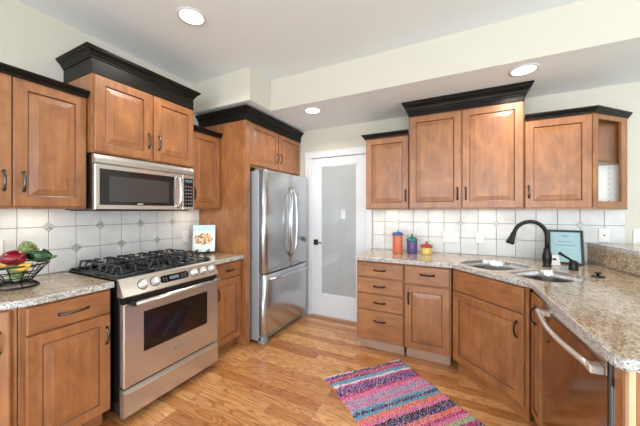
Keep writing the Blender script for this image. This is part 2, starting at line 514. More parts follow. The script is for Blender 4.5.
RL = R(90)
XW = XL + .0015                                      # back plane of the left run
def crown_big(h0, frieze, top=.094, out=.058):
    k, q = top / .094, out / .058
    return [(0, 0), (.004, 0), (.004, frieze)] + [(o * q, frieze + z * k) for o, z in ((.012, .002), (.013, .016), (.020, .022),
            (.026, .040), (.040, .058), (.050, .066), (.051, .078), (.058, .082), (.058, .094))] + [(0, frieze + top)]

# ---- left wall uppers
D1 = .338
W = .70
c = cabinet('upper_cabinet', 'maple double-door wall cabinet above the fruit bowl, left of the microwave', (XW, .257, 1.372), RL, W, D1, .765,
        [('door', .004, .347, .012, .745, (.316, .155, True)), ('door', .353, .696, .012, .745, (.394, .155, True))],
        crown=[(a, z + .745) for a, z in CROWN_S], crown_path=[(0, -D1), (W, -D1)], group='wall cabinets', hmat='pewter', pucks=2)
D2 = .408
W = .782
cabinet('upper_cabinet', 'tall-crowned maple two-door cabinet directly over the microwave', (XW, .960, 1.752), RL, W, D2, .56,
        [('door', .010, .389, .008, .525, (.367, .155, True)), ('door', .411, W - .006, .008, .525, (.450, .155, True))],
        crown=[(a, z + .532) for a, z in crown_big(0, .100, .066, .050)], crown_path=[(0, 0), (0, -D2 + .018), (W, -D2 + .018), (W, 0)], group='wall cabinets', hmat='pewter')
W = .368
cabinet('upper_cabinet', 'narrow single-door maple wall cabinet between microwave and fridge panel', (XW, 1.752, 1.372), RL, W, D1, .755,
        [('door', .006, W - .004, .012, .745, (.045, .155, True))],
        crown=[(a, z + .747) for a, z in CROWN_S], crown_path=[(0, -D1), (W, -D1)], group='wall cabinets', pucks=1)
# ---- fridge surround: tall panel with a two-door cabinet bridging over the fridge
DF = -1.90 - XW
def fridge_surround():
    t = thing('refrigerator_cabinet', 'tall maple surround with end panel and two-door cabinet over the fridge', 'cabinet', (XW, 2.13, 0), RL, 'wall cabinets')
    b = MB(); b.use('maple').box(0, .02, -DF + .02, 0, 0, 2.30, .001); b.box(0, .062, -DF, -DF + .02, 0, 2.30, .002)
    b.build('side_panel', None, t)
    b = MB(); b.use('maple').box(.0205, 1.06, -DF + .02, 0, 1.812, 2.30, .002); b.build('body', None, t)
    for x0, x1, hx in ((.066, .556, .530), (.572, 1.05, .600)):
        d = panel_door(x1 - x0, .43, fw=.05).build('door', None, t, (x0, -DF + .02, 1.835))
        pull(.10, True).build('handle', 'oil_bronze', d, (hx - x0, -.0205, .14))
    crown_sweep([(0, 0), (0, -DF), (1.066, -DF)], [(a, z + 2.272) for a, z in crown_big(0, .062, .062, .050)], 'crown_molding', t)
    return t
fridge_surround()

# ---- left wall base run
DB = -1.955 - XW
W = .405
cabinet('base_cabinet', 'maple base cabinet with drawer over door, left of the range', (XW, .556, 0), RL, W, DB, .879,
        [('drawer', .024, W - .004, .722, .862, (.216, .79, False), .13), ('door', .024, W - .004, .112, .712, (.378, .585, True), .10)], toe=.105, group='base cabinets', hmat='pewter')
def end_unit():
    """unit that closes the left run, its door turned 45 degrees towards the room"""
    t = thing('base_cabinet', 'angled maple end cabinet at the left edge under the curved counter', 'cabinet', (-1.985, .552, 0), R(45), 'base cabinets')
    b = MB(); b.use('maple')
    b.prism([(0, 0), (-.43, 0), (-.632, .2008), (-.4165, .4150)], .105, .879)
    b.use('maple_horizontal').prism([(-.07, .06), (-.40, .06), (-.60, .2008), (-.42, .38)], 0, .105)
    b.build('body', None, t)
    d = panel_door(.40, .75).build('door', None, t, (-.415, -.0005, .112))
    pull(.10, True).build('handle', 'pewter', d, (.36, -.0205, .60))
    return t
end_unit()
W = .372
cabinet('base_cabinet', 'small maple base cabinet with drawer and door between range and fridge panel', (XW, 1.755, 0), RL, W, DB, .879,
        [('drawer', .035, W - .004, .722, .862, (.215, .79, False), .09), ('door', .035, W - .004, .112, .712, (.065, .585, True), .10)], toe=.105, group='base cabinets')

# ---- back wall uppers
YW = YB - .0015
DU = YW - 2.87
W = .448
cabinet('upper_cabinet', 'small single-door maple wall cabinet nearest the pantry door', (-.895, YW, 1.372), 0, W, DU, .765,
        [('door', .010, W - .004, .012, .745, (.418, .140, True))],
        crown=[(a, z + .752) for a, z in CROWN_S], crown_path=[(0, 0), (0, -DU), (W, -DU)], group='wall cabinets', pucks=1)
W = .930; DT = YW - 2.83
cabinet('upper_cabinet', 'tallest maple two-door wall cabinet, centre of the back wall', (-.439, YW, 1.372), 0, W, DT, .93,
        [('door', .006, .460, .012, .908, (.430, .145, True)), ('door', .468, W - .006, .012, .908, (.498, .145, True))],
        crown=[(a, z + .914) for a, z in crown_big(0, .036)], crown_path=[(0, 0), (0, -DT), (W, -DT), (W, 0)], group='wall cabinets', pucks=2)
def corner_upper():
    """right-hand wall cabinet: a door, then a face turned 45 degrees with an open display bay"""
    t = thing('upper_cabinet', 'right-hand maple wall cabinet with door and open angled display end', 'cabinet', (.5, YW, 1.372), 0, 'wall cabinets')
    Wd = .432; bd = DU - .02; H = .775; A = (Wd, -bd); B = (Wd + .30, -.012)
    b = MB(); b.use('maple').box(0, Wd - .001, -bd, 0, .012, H, .002)
    b.build('body', None, t)
    d = panel_door(Wd - .006, .733).build('door', None, t, (.004, -bd, .012))
    pull(.10, True).build('handle', 'pewter', d, (.026, -.0205, .135))
    # angled open bay
    b = MB(); b.use('maple')
    tri = [(Wd, -bd), (Wd + .30, -.012), (Wd + .30, 0), (Wd, 0)]
    b.prism(tri, .012, .030); b.prism(tri, H - .02, H)
    b.use('white_plastic'); b.box(Wd, Wd + .004, -bd + .03, 0, .03, H - .02)
    b.use('maple')
    ln = math.hypot(.30, bd - .012); ang = math.atan2(bd - .012, .30)
    q = Matrix.Translation((Wd, -bd, 0)) @ Matrix.Rotation(ang, 4, 'Z')
    b.box(-.006, .052, -.018, .002, .012, H, .002, q); b.box(ln - .072, ln + .004, -.018, .002, .012, H, .002, q)
    b.box(.052, ln - .072, -.018, .002, .012, .062, .002, q); b.box(.052, ln - .072, -.018, .002, H - .062, H, .002, q)
    b.box(Wd, Wd + .30, -.008, 0, .393, H - .02); b.use('white_plastic').box(Wd, Wd + .30, -.008, 0, .03, .375)
    b.use('grout')
    for i in range(14): b.box(Wd + .205, Wd + .211, -.0095, -.007, .07 + i * .046, .076 + i * .046)
    b.build('display_bay', None, t)
    b = MB(); b.use('maple_glaze').prism([(Wd + .006, -bd + .02), (Wd + .27, -.03), (Wd + .27, -.01), (Wd + .006, -.01)], .375, .393)
    b.build('shelf', None, t)
    b = MB(); b.use('maple').prism([(-.0, -bd - .024), (Wd + .006, -bd - .024), (Wd + .325, -.002), (0, -.002)], 0, .012); b.build('light_rail', None, t)
    crown_sweep([(0, -DU), (Wd + .008, -DU), (Wd + .318, -.004)], [(a, z + .750) for a, z in CROWN_S], 'crown_molding', t)
    return t
corner_upper()

# ---- back wall base run
YF = 2.59
DBB = YW - YF
W = .452
cabinet('base_cabinet', 'maple base unit of four stacked drawers beside the pantry door', (-.90, YW, 0), 0, W, DBB, .879,
        [('drawer', .005, W - .005, .720, .862, (.228, .79, False), .10), ('drawer', .005, W - .005, .566, .708, (.228, .637, False), .10),
         ('drawer', .005, W - .005, .408, .554, (.228, .482, False), .10), ('drawer', .005, W - .005, .118, .396, (.228, .305, False), .10)], toe=.108, toe_mat='toe_board_sheen', group='base cabinets')
W = .392
cabinet('base_cabinet', 'maple base cabinet with one drawer over one door, below the canisters', (-.4465, YW, 0), 0, W, DBB, .879,
        [('drawer', .008, W - .012, .700, .862, (.20, .79, False), .11), ('door', .008, W - .012, .118, .688, (.042, .565, True), .10)], toe=.108, toe_mat='toe_board_sheen', group='base cabinets')
# diagonal sink base: face line x + y = 2.552 from the back run to the peninsula
def sink_base():
    A = Vector((-.040, 2.592)); ln = .620
    t = thing('sink_base_cabinet', 'diagonal maple sink cabinet with wide single door across the corner', 'cabinet', (A.x, A.y, 0), R(-45), 'base cabinets')
    b = MB(); b.use('maple')
    b.box(.0, ln, 0, .018, .105, .879, .001); b.box(.0, .018, .018, .40, .105, .70); b.box(ln - .018, ln, .018, .30, .105, .70); b.box(.018, ln - .018, .018, .40, .105, .123)
    b.use('maple_horizontal').box(0.02, ln - .02, .03, .05, 0, .105)
    b.build('body', None, t)
    drawer_front(ln - .034, .165).build('drawer', None, t, (.012, -.0005, .698))
    d = panel_door(ln - .034, .575, fw=.062).build('door', None, t, (.012, -.0005, .112))
    pull(.10, True).build('handle', 'oil_bronze', d, (ln - .034 - .042, -.0205, .475))
    return t
sink_base()
# peninsula frame: origin where its face meets the diagonal, local x runs towards the camera
PO = Vector((.398, 2.154)); PA = -math.acos(.05)
def pen(x, y): 
    return (PO.x + x * math.cos(PA) - y * math.sin(PA), PO.y + x * math.sin(PA) + y * math.cos(PA))
def narrow_unit():
    t = thing('base_cabinet', 'narrow maple pull-out cabinet between the sink cabinet and dishwasher', 'cabinet', (PO.x, PO.y, 0), PA, 'base cabinets')
    b = MB(); b.use('maple'); b.prism([(.004, .022), (.208, .022), (.208, .52), (.15, .52)], .105, .878)
    b.use('maple_horizontal').prism([(.03, .08), (.205, .08), (.205, .45), (.15, .45)], 0, .105)
    b.build('body', None, t)
    d = panel_door(.165, .745, fw=.045).build('door', None, t, (.040, .0215, .112))
    pull(.10, True).build('handle', 'oil_bronze', d, (.10, -.0205, .63))
narrow_unit()
def dishwasher():
    t = thing('dishwasher', 'stainless dishwasher with curved bar handle in the peninsula', 'dishwasher', pen(0, .013) + (0,), PA)
    x0, x1 = .217, .872
    b = MB(); b.use('black_plastic').box(x0, x1 + .006, .03, .56, .10, .868, .002)
    b.use('stainless_side').box(x1 + .001, x1 + .022, .012, .05, .11, .866, .001)
    b.build('tub', None, t)
    b = MB(); b.use('stainless_dark')
    rings = []
    for i in range(11):
        u = i / 10; x = x0 + (x1 - x0) * u; bow = .010 * (1 - (2 * u - 1) ** 2)
        rings.append([(x, .028, .118), (x, -bow + .004, .118), (x, -bow, .122), (x, -bow, .845), (x, -bow + .008, .858), (x, .028, .860)])
    b.loops(rings, True, True, True, False); b.build('door', None, t)
    b = MB(); pts = []
    for i in range(13):
        u = i / 12; pts.append((x0 + .035 + (x1 - x0 - .07) * u, -.028 - .030 * math.sin(PI * u), .800))
    b.tube(pts, .0115, 10)
    h = b.build('handle', 'knob_metal', t)
    for s in (0, -1):
        p = pts[s]; b = MB(); b.box(p[0] - .020, p[0] + .020, p[1] - .012, .0, p[2] - .015, p[2] + .015, .004); b.build('handle_bracket', 'knob_metal', h)
    b = MB(); b.use('black_plastic').box(x0, x1, .06, .5, 0, .10); b.build('toe_kick', None, t)
dishwasher()
def peninsula_end():
    t = thing('peninsula_end_panel', 'maple end panel closing the peninsula beside the dishwasher', 'cabinet panel', (PO.x, PO.y, 0), PA, 'base cabinets')
    b = MB(); b.use('black_plastic').box(.896, .9165, .014, .10, .775, .878); b.box(.901, .909, .016, .10, .105, .775); b.use('stainless_side').box(.896, .901, .014, .10, .105, .775); b.box(.909, .9165, .014, .10, .105, .775)
    b.use('maple').box(.917, .966, .012, .55, 0, .879, .002)
    b.build('filler_stile', None, t)
    q = Matrix.Translation((.967, .014, 0)) @ Matrix.Rotation(R(98.3), 4, 'Z')
    b = MB(); b.use('pale_wood').box(0, .018, -.018, 0, 0, .879, .002, q); b.build('corner_post', None, t)
    b = MB(); b.use('maple').box(.019, .775, -.014, .002, 0, .879, .002, q); b.build('end_skin', None, t)
peninsula_end()

# ------------------------------------------------------------------ counters
def slab(b, outline, z0, z1, holes=(), ease=.006):
    """stone slab with eased top edge and optional holes; top faces use slot 'granite', sides 'granite_edge'"""
    bm = b.bm
    def inset(pts, d):
        n = len(pts); out = []
        A = sum(pts[i][0] * pts[(i + 1) % n][1] - pts[(i + 1) % n][0] * pts[i][1] for i in range(n))
        sg = 1 if A > 0 else -1
        for i in range(n):
            p0, p1, p2 = Vector(pts[i - 1]), Vector(pts[i]), Vector(pts[(i + 1) % n])
            e1, e2 = (p1 - p0).normalized(), (p2 - p1).normalized()
            n1, n2 = Vector((-e1.y, e1.x)) * sg, Vector((-e2.y, e2.x)) * sg
            mm = (n1 + n2).normalized(); mm = mm / max(.3, mm.dot(n1))
            out.append(tuple(p1 + mm * d))
        return out
    b.use('granite_edge')
    top = inset(outline, ease)
    L = [[(x, y, z0) for x, y in outline], [(x, y, z1 - ease) for x, y in outline], [(x, y, z1 - ease * .3) for x, y in inset(outline, ease * .3)], [(x, y, z1) for x, y in top]]
    vs = b.loops(L, True, False, False, False)
    def fill(ring_list, flip):
        edges = []
        for rg in ring_list:
            for i in range(len(rg)):
                e = bm.edges.get((rg[i], rg[(i + 1) % len(rg)])) or bm.edges.new((rg[i], rg[(i + 1) % len(rg)]))
                edges.append(e)
        r = bmesh.ops.triangle_fill(bm, use_beauty=True, use_dissolve=False, edges=edges)
        return [f for f in r['geom'] if isinstance(f, bmesh.types.BMFace)]
    hv_top, hv_bot = [], []
    for h in holes:
        hv = b.loops([[(x, y, z0) for x, y in h], [(x, y, z1) for x, y in h]], True, False, False, True)
        hv_bot.append(hv[0]); hv_top.append(hv[1])
    b.use('granite'); g = b.slot
    for f in fill([vs[-1]] + hv_top, False): f.material_index = g
    for f in fill([vs[0]] + hv_bot, True): f.material_index = b.mats.index('granite_edge')

def arc(cx, cy, r, a0, a1, n=8): return [(cx + r * math.cos(R(a0 + (a1 - a0) * i / n)), cy + r * math.sin(R(a0 + (a1 - a0) * i / n))) for i in range(n + 1)]
def rrect(x0, x1, y0, y1, r, n=7):
    rs = r if isinstance(r, (list, tuple)) else [r] * 4
    return arc(x1 - rs[0], y1 - rs[0], rs[0], 0, 90, n) + arc(x0 + rs[1], y1 - rs[1], rs[1], 90, 180, n) + arc(x0 + rs[2], y0 + rs[2], rs[2], 180, 270, n) + arc(x1 - rs[3], y0 + rs[3], rs[3], 270, 360, n)

Z0, Z1 = .880, .915
CX = -1.925
b = MB(); slab(b, [(XW, .963), (XW, .22), (-2.25, .22), (-2.005, .465), (-1.985, .488), (-1.955, .525), (-1.935, .565), (CX, .62), (CX, .963)], Z0, Z1)
tag(b.build('countertop', None), 'speckled granite countertop with rounded corner, left of the range under the fruit bowl', 'countertop', 'granite countertops')
b = MB(); slab(b, [(XW, 1.752), (CX, 1.752), (CX, 2.128), (XW, 2.128)], Z0, Z1)
tag(b.build('countertop', None), 'short granite countertop between range and fridge panel, holding the cookbook', 'countertop', 'granite countertops')
# big corner counter with the two sink cut-outs
SO = Vector((.17, 2.33)); SX = Vector((.7071, -.7071)); SN = Vector((.7071, .7071))
def sk(x, n): p = SO + SX * x + SN * n; return (p.x, p.y)
BOWL_L = rrect(-.385, .012, .072, .545, [.09, .17, .15, .10])
BOWL_R = rrect(.062, .385, .105, .525, [.13, .08, .08, .12])
b = MB()
slab(b, [(-.915, YW - .010), (-.915, 2.562), (-.045, 2.557), (.392, 2.120), (.399, 2.10), (.404, 2.07), (.424, 1.195), (.428, 1.166), (.442, 1.148), (1.262, 1.310), (.993, YW - .010)], Z0, Z1,
     holes=[[sk(*p) for p in BOWL_L], [sk(*p) for p in BOWL_R]])
tag(b.build('countertop', None), 'large granite corner countertop with double sink cut-out, running onto the peninsula', 'countertop', 'granite countertops')

# undermount double sink
def sink():
    t = thing('kitchen_sink', 'undermount stainless double-bowl sink set diagonally in the corner countertop', 'sink', (SO.x, SO.y, Z0), R(-45))
    for out, dep in ((BOWL_L, .20), (BOWL_R, .17)):
        cx = sum(p[0] for p in out) / len(out); cy = sum(p[1] for p in out) / len(out)
        def sc(s, z, add=0): return [(cx + (x - cx) * s + 0, cy + (y - cy) * s, z) for x, y in out]
        b = MB(); b.use('stainless_sink')
        b.loops([sc(.996, .031), sc(.988, .0335), sc(.980, .030), sc(.972, -.03), sc(.96, -dep + .04), sc(.93, -dep + .015), sc(.86, -dep), sc(.25, -dep - .008)], True, False, False, True)
        b.loops([sc(.25, -dep - .008), sc(.02, -dep - .012)], True, False, True, True)
        bowl = b.build('bowl', None, t)
        b = MB(); b.lathe([(.0, 0), (.042, .001), (.040, .005), (.030, .003), (.0, .002)], 18, (cx, cy, -dep - .009)); b.build('drain', 'chrome', bowl)
sink()

# raised bar behind the peninsula counter
def raised_bar():
    A = Vector((1.000, YW - .012)); L = 1.95
    ang = math.atan2(-.587, .091)
    t = thing('raised_bar', 'raised granite bar ledge with granite splash along the far side of the peninsula', 'bar', (A.x, A.y, 0), ang)
    # local x runs along the bar towards the camera, +y local is away to the right side of the room (left-hand normal)
    b = MB(); b.use('wall_paint').box(.03, L, .024, .14, 0, 1.054); b.build('stub_wall', None, t)
    b = MB(); b.use('granite').box(.004, L, .002, .022, .9165, 1.055); b.build('granite_splash', None, t)
    b = MB(); slab(b, [(.05, .40), (.002, .0), (L + .03, .0), (L + .03, .40)], 1.0555, 1.085); b.build('bar_top', None, t)
raised_bar()

# ------------------------------------------------------------------ appliances
def microwave():
    D = -2.15 - XW
    t = thing('microwave', 'stainless over-the-range microwave with black window and keypad', 'microwave', (XW, .960, 1.363), RL)
    W, H = .764, .379
    b = MB(); b.use('black_enamel').box(.002, W - .002, -D + .035, 0, .0, H, .003)
    b.use('black_plastic').box(.02, W - .02, -D + .05, -.04, -.006, 0)
    b.build('case', None, t)
    b = MB(); b.use('stainless')
    b.loops([[(x, -D + .04, .316), (x, -D + .006, .316), (x, -D, .322), (x, -D + .002, .350), (x, -D + .012, H - .004), (x, -D + .02, H), (x, -D + .04, H)] for x in (0, W)], True, True, True, False)
    b.build('vent_panel', None, t)
    b = MB(); b.use('stainless').box(0, .645, -D, -D + .036, .004, .312, .004); 
    d = b.build('door', None, t)
    b = MB(); b.use('black_glass').box(.024, .572, -D - .002, -D + .004, .036, .282, .0015)
    b.use('microwave_screen').box(.082, .52, -D - .0024, -D, .060, .236, 0); w = b.build('window', None, d)
    b = MB(); b.use('white_plastic').box(.27, .31, -D - .0026, -D, .044, .049); b.build('brand_mark', None, w)
    b = MB(); b.tube([(.602, -D - .001, .028), (.602, -D - .030, .040), (.602, -D - .040, .075), (.602, -D - .043, .155), (.602, -D - .040, .235), (.602, -D - .030, .272), (.602, -D - .001, .284)], .011, 10, flat=1.0)
    b.build('handle', 'chrome', d)
    b = MB(); b.use('stainless').box(.648, W, -D, -D + .036, .004, .312, .004); cp = b.build('control_panel', None, t)
    b = MB(); b.use('black_glass').box(.662, W - .012, -D - .002, -D + .004, .03, .282, .001)
    b.use('clock_display').box(.672, W - .022, -D - .0026, -D, .246, .270)
    b.use('grey_plastic')
    for i in range(3):
        for j in range(6): b.box(.674 + i * .026, .688 + i * .026, -D - .0028, -D, .052 + j * .030, .064 + j * .030)
    b.build('keypad', None, cp)
microwave()

def range_cooker():
    D = -1.87 - XW; W = .762
    t = thing('gas_range', 'stainless slide-in gas range with black grates and oven window', 'range', (XW, .984, 0), RL)
    b = MB(); b.use('black_enamel').box(.002, W - .002, -D + .045, -.02, .06, .895, .002)
    for sx in (.05, W - .05):
        for sy in (-.08, -D + .10): b.disc((sx, sy, 0), .02, .06, 12, 'z')
    b.build('body', None, t)
    # lower drawer
    b = MB(); b.use('stainless')
    b.loops([[(x, -D + .044, .045), (x, -D + .012, .045), (x, -D, .056), (x, -D, .200), (x, -D + .008, .218), (x, -D + .010, .226), (x, -D + .044, .226)] for x in (.004, W - .004)], True, True, True, False)
    b.box(.035, W - .035, -D - .004, -D + .004, .188, .200, .003)
    b.build('drawer', None, t)
    # oven door
    b = MB(); b.use('stainless').box(.004, W - .004, -D, -D + .044, .236, .766, .005)
    b.use('black_plastic').box(.006, W - .006, -D + .016, -D + .044, .766, .806)
    d = b.build('oven_door', None, t)
    b = MB(); b.use('oven_glass').box(.126, W - .118, -D - .0015, -D + .004, .424, .690, .001); b.build('oven_window', None, d)
    b = MB(); b.tube([(.045, -D - .055, .770), (W - .045, -D - .055, .770)], .0125, 12)
    h = b.build('handle', 'stainless', d)
    for sx in (.045, W - .045):
        b = MB(); b.box(sx - .016, sx + .016, -D - .060, -D + .002, .758, .783, .004); b.build('handle_bracket', 'black_plastic' if sx < .1 else 'chrome', h)
    b = MB(); b.use('grey_plastic').disc((.356, -D - .0002, .346), .0085, .0015, 14, 'y')
    for i in range(5): b.box(.374 + i * .013, .383 + i * .013, -D - .0012, -D + .0005, .341, .351)
    b.build('brand_mark', None, d)
    # slanted control panel
    b = MB(); b.use('stainless')
    a0, a1 = Vector((-D + .002, .812)), Vector((-D - .0 + .055, .918))
    b.loops([[(x, -D + .07, .808), (x, a0.x, .808), (x, a0.x - .002, .816), (x, a1.x - .004, .914), (x, a1.x + .004, .921), (x, -D + .074, .921), (x, -D + .074, .89), (x, -D + .07, .88)] for x in (0, W)], True, True, True, False)
    cp = b.build('control_panel', None, t)
    nrm = Vector((0, -(a1.y - a0.y), (a1.x - a0.x) * -1 + 0)).normalized()
    sl = (a1 - a0); th = math.atan2(sl.x, sl.y)           # lean back angle
    base = Matrix.Translation((0, a0.x - .003, .812)) @ Matrix.Rotation(-th, 4, 'X')
    hh = sl.length
    for kx in (.135, .218, .532, .616, .698):
        q = base @ Matrix.Translation((kx, 0, hh * .50))
        b = MB(); mt = q.to_3x3() @ Matrix.Rotation(R(90), 3, 'X')
        b.use('black_plastic').lathe([(0, -.001), (.0345, -.001), (.0345, .002), (0, .002)], 20, q.translation, mt); b.use('knob_metal')
        b.lathe([(.0, 0), (.029, 0), (.031, .003), (.030, .008), (.025, .010), (.0235, .030), (.020, .034), (0, .034)], 20, q.translation, mt)
        b.box(-.0045, .0045, -.042, -.008, -.019, .019, .002, q)
        b.build('knob', None, cp)
    b = MB(); b.use('black_glass')
    q = base @ Matrix.Translation((.37, -.001, hh * .5)) @ Matrix.Rotation(R(90), 4, 'X')
    pts = rrect(-.115, .115, -.026, .026, .024, 5)
    rings = [[q @ Vector((x, y, z)) for x, y in pts] for z in (-.002, .002)]
    b.loops(rings, True, True, True, False)
    b.use('clock_display').box(-.045, .03, -.010, .012, .0015, .0028, 0, q)
    b.use('grey_plastic')
    for dx in (-.09, -.07, .055, .075, .092):
        for dy in (-.012, .0, .010): b.box(dx - .005, dx + .005, dy - .002, dy + .002, .0015, .0028, 0, q)
    b.build('display', None, cp)
    # cooktop
    b = MB(); b.use('black_enamel').box(-.004, W + .004, -D + .076, -.015, .900, .923, .004); b.box(.0, W, -.05, -.018, .922, .935, .004)
    ct = b.build('cooktop', None, t)
    yb0, yb1 = -D + .098, -.060
    bx = (.14, .386, .63); by = (yb0 + .13, yb1 - .14)
    for i, x in enumerate(bx):
        for y in (by if i != 1 else ((by[0] + by[1]) / 2,)):
            b = MB(); b.use('black_enamel').lathe([(0, 0), (.05, 0), (.05, .008), (.036, .012), (.034, .020), (0, .022)], 20, (x, y, .922)); b.build('burner', None, ct)
    zt = .990
    for i in range(3):
        g0 = .010 + i * .2515; g1 = g0 + .2475
        b = MB(); r = .0062; ym = (yb0 + yb1) / 2; xc = (g0 + g1) / 2
        def bar(p, q, rr=r): b.tube([p, q], rr, 6)
        # low frame of the grate
        for y in (yb0, ym, yb1): bar((g0, y, .934), (g1, y, .934), .0068)
        for x in (g0 + .004, g1 - .004): bar((x, yb0, .934), (x, yb1, .934), .0068)
        # arched fingers rising from the frame to the cooking level
        def finger(x0, y0, dx, dy, e):
            b.tube([(x0 + dx * u, y0 + dy * u, z) for u, z in ((0, .934), (.004, .958), (.014, zt - .006), (.030, zt), (e * .7, zt), (e, zt - .002))], [r, r, r * 1.05, r, r, r * .9], 6)
        for x in (g0 + .035, xc, g1 - .035):
            for ya, sg in ((yb0, 1), (ym, -1), (ym, 1), (yb1, -1)): finger(x, ya, 0, sg, .088 if x == xc else .115)
        for y in (yb0 + .06, yb0 + (ym - yb0) * .5, ym - .06, ym + .06, ym + (yb1 - ym) * .5, yb1 - .06):
            finger(g0 + .004, y, 1, 0, .085); finger(g1 - .004, y, -1, 0, .085)
        b.build('grate', 'cast_iron', ct)
range_cooker()

def fridge():
    X0 = -1.745; t = thing('refrigerator', 'stainless french-door refrigerator with bottom freezer drawer', 'refrigerator', (XW, 2.222, 0), RL)
    W = .905; D = X0 - XW; H = 1.778
    b = MB(); b.use('stainless_side').box(.0, W, -D + .075, -.03, .05, H - .012, .004); b.build('case', None, t)
    def bowed(x0, x1, z0, z1, name):
        b = MB(); b.use('stainless_fridge'); rings = []; n = 14
        def f(x): u = 2 * x / W - 1; return -D - .016 * (1 - u * u)
        for i in range(n + 1):
            x = x0 + (x1 - x0) * i / n; y = f(x); e = .010 if i in (0, n) else 0.0
            rings.append([(x, -D + .068, z0), (x, y + .008 + e, z0), (x, y + e, z0 + .008), (x, y + e, z1 - .008), (x, y + .008 + e, z1), (x, -D + .068, z1)])
        b.loops(rings, True, True, True, False)
        for fc in b.bm.faces: fc.smooth = abs(fc.normal.z) < .3
        return b.build(name, None, t), f
    ZS = .712; xs = .455
    dl, f = bowed(.002, xs - .003, ZS + .006, H, 'door')
    dr, f = bowed(xs + .003, W - .002, ZS + .006, H, 'door')
    dz, f = bowed(.002, W - .002, .085, ZS - .006, 'freezer_drawer')
    for d, s in ((dl, -1), (dr, 1)):
        b = MB(); pts = []; rad = []
        for i in range(17):
            u = i / 16; z = .845 + .775 * u; k_ = math.sin(PI * u)
            pts.append((xs + s * (.022 + .034 * k_), f(xs) - .004 - .050 * min(1, 3.2 * k_), z)); rad.append(.0095)
        b.tube(pts, rad, 10); b.build('handle', 'chrome', d)
    b = MB(); pts = []
    for i in range(17):
        u = i / 16; x = .085 + (W - .13) * u; k_ = math.sin(PI * u)
        pts.append((x, f(x) - .002 - .050 * min(1, 3.5 * k_), .655 + .012 * k_))
    b.tube(pts, .0105, 10); b.build('handle', 'chrome', dz)
    b = MB(); b.use('grey_feet').box(.01, W - .01, -D + .05, -.06, .022, .080, .004)
    b.box(.01, .075, -D + .012, -D + .09, .0, .075, .008); b.box(W - .075, W - .01, -D + .012, -D + .09, .0, .075, .008); b.build('base_grille', None, t)
    for hx in (.02, W - .09):
        b = MB(); b.use('grey_feet').box(hx, hx + .07, -D + .075, -D + .14, H - .011, H + .012, .004); b.build('hinge_cover', None, t)
fridge()

# ------------------------------------------------------------------ things on the counters
def canister(loc, r, h, body, lid, knob, label, hl, kr):
    t = thing('canister', label, 'canister', loc, 0, 'ceramic canisters')
    b = MB(); b.lathe([(0, 0), (r * .92, 0), (r * .97, .004), (r, .012), (r * .985, h * .5), (r, h - .006), (r * .96, h), (0, h)], 28); b.build('jar', body, t)
    b = MB(); b.lathe([(0, h + .0005), (r * 1.1, h + .0005), (r * 1.14, h + .006), (r * 1.12, h + .012), (r * .93, h + .012 + hl * .55), (r * .5, h + .012 + hl * .9), (r * .2, h + .012 + hl), (0, h + .012 + hl)], 28); l_ = b.build('lid', lid, t)
    b = MB(); z = h + .012 + hl; b.lathe([(0, z - .002), (kr * .55, z), (kr * .5, z + kr * .5), (kr, z + kr * 1.2), (kr * .9, z + kr * 1.9), (0, z + kr * 2.2)], 16); b.build('knob', knob, l_)
simple('glaze_orange', (206, 108, 76), 0.3); simple('glaze_blue', (40, 96, 150), 0.3); simple('glaze_yellow_green', (160, 160, 70), 0.3)
simple('glaze_purple', (86, 68, 122), 0.3); simple('glaze_teal', (34, 120, 116), 0.3); simple('glaze_brown', (110, 60, 50), 0.3)
simple('glaze_yellow', (222, 196, 108), 0.3); simple('glaze_red', (176, 62, 56), 0.3); simple('glaze_maroon', (96, 24, 36), 0.3)
canister((-.575, 2.965, Z1), .052, .188, 'glaze_orange', 'glaze_blue', 'glaze_yellow_green', 'tallest canister, orange with a blue lid', .022, .009)
canister((-.433, 2.995, Z1), .052, .128, 'glaze_purple', 'glaze_teal', 'glaze_brown', 'purple canister with a teal lid, middle of the three', .036, .011)
canister((-.292, 3.005, Z1), .052, .070, 'glaze_yellow', 'glaze_red', 'glaze_maroon', 'smallest canister, yellow with a red lid', .026, .010)

def faucet():
    t = thing('kitchen_faucet', 'dark bronze high-arc faucet with pull-down spray head behind the sink', 'faucet', (.629, 2.771, Z1))
    b = MB(); b.lathe([(0, 0), (.032, 0), (.032, .006), (.026, .012), (.030, .04), (.033, .065), (.030, .10), (.022, .125), (.024, .130), (.024, .140), (.018, .146), (0, .146)], 20); b.build('base', 'oil_bronze', t)
    d = Vector((-.95, -.31, 0)).normalized(); pts = [Vector((0, 0, .14)), Vector((0, 0, .19))]
    for i in range(0, 13):
        a = R(180 - 166 * i / 12); pts.append(d * (.122 + .122 * math.cos(a)) + Vector((0, 0, .235 + .122 * math.sin(a))))
    b = MB(); b.tube(pts, .0155, 12); b.build('spout', 'oil_bronze', t)
    e = pts[-1]; dr = (pts[-1] - pts[-2]).normalized()
    b = MB(); b.tube([e - dr * .004, e + dr * .002, e + dr * .035, e + dr * .072, e + dr * .090, e + dr * .094], [.0165, .0195, .021, .029, .030, .022], 14); b.build('spray_head', 'oil_bronze', t)
faucet()
def faucet_lever():
    t = thing('faucet_lever', 'separate dark bronze lever handle right of the faucet by the small bowl', 'faucet handle', (.769, 2.697, Z1))
    b = MB(); b.lathe([(0, 0), (.032, 0), (.032, .005), (.027, .010), (.029, .035), (.026, .062), (.012, .072), (0, .072)], 18); b.build('base', 'oil_bronze', t)
    b = MB(); b.tube([(0, 0, .060), (-.03, -.01, .085), (-.065, -.022, .108), (-.09, -.03, .125)], [.010, .0085, .010, .0125], 10); b.build('lever', 'oil_bronze', t)
faucet_lever()
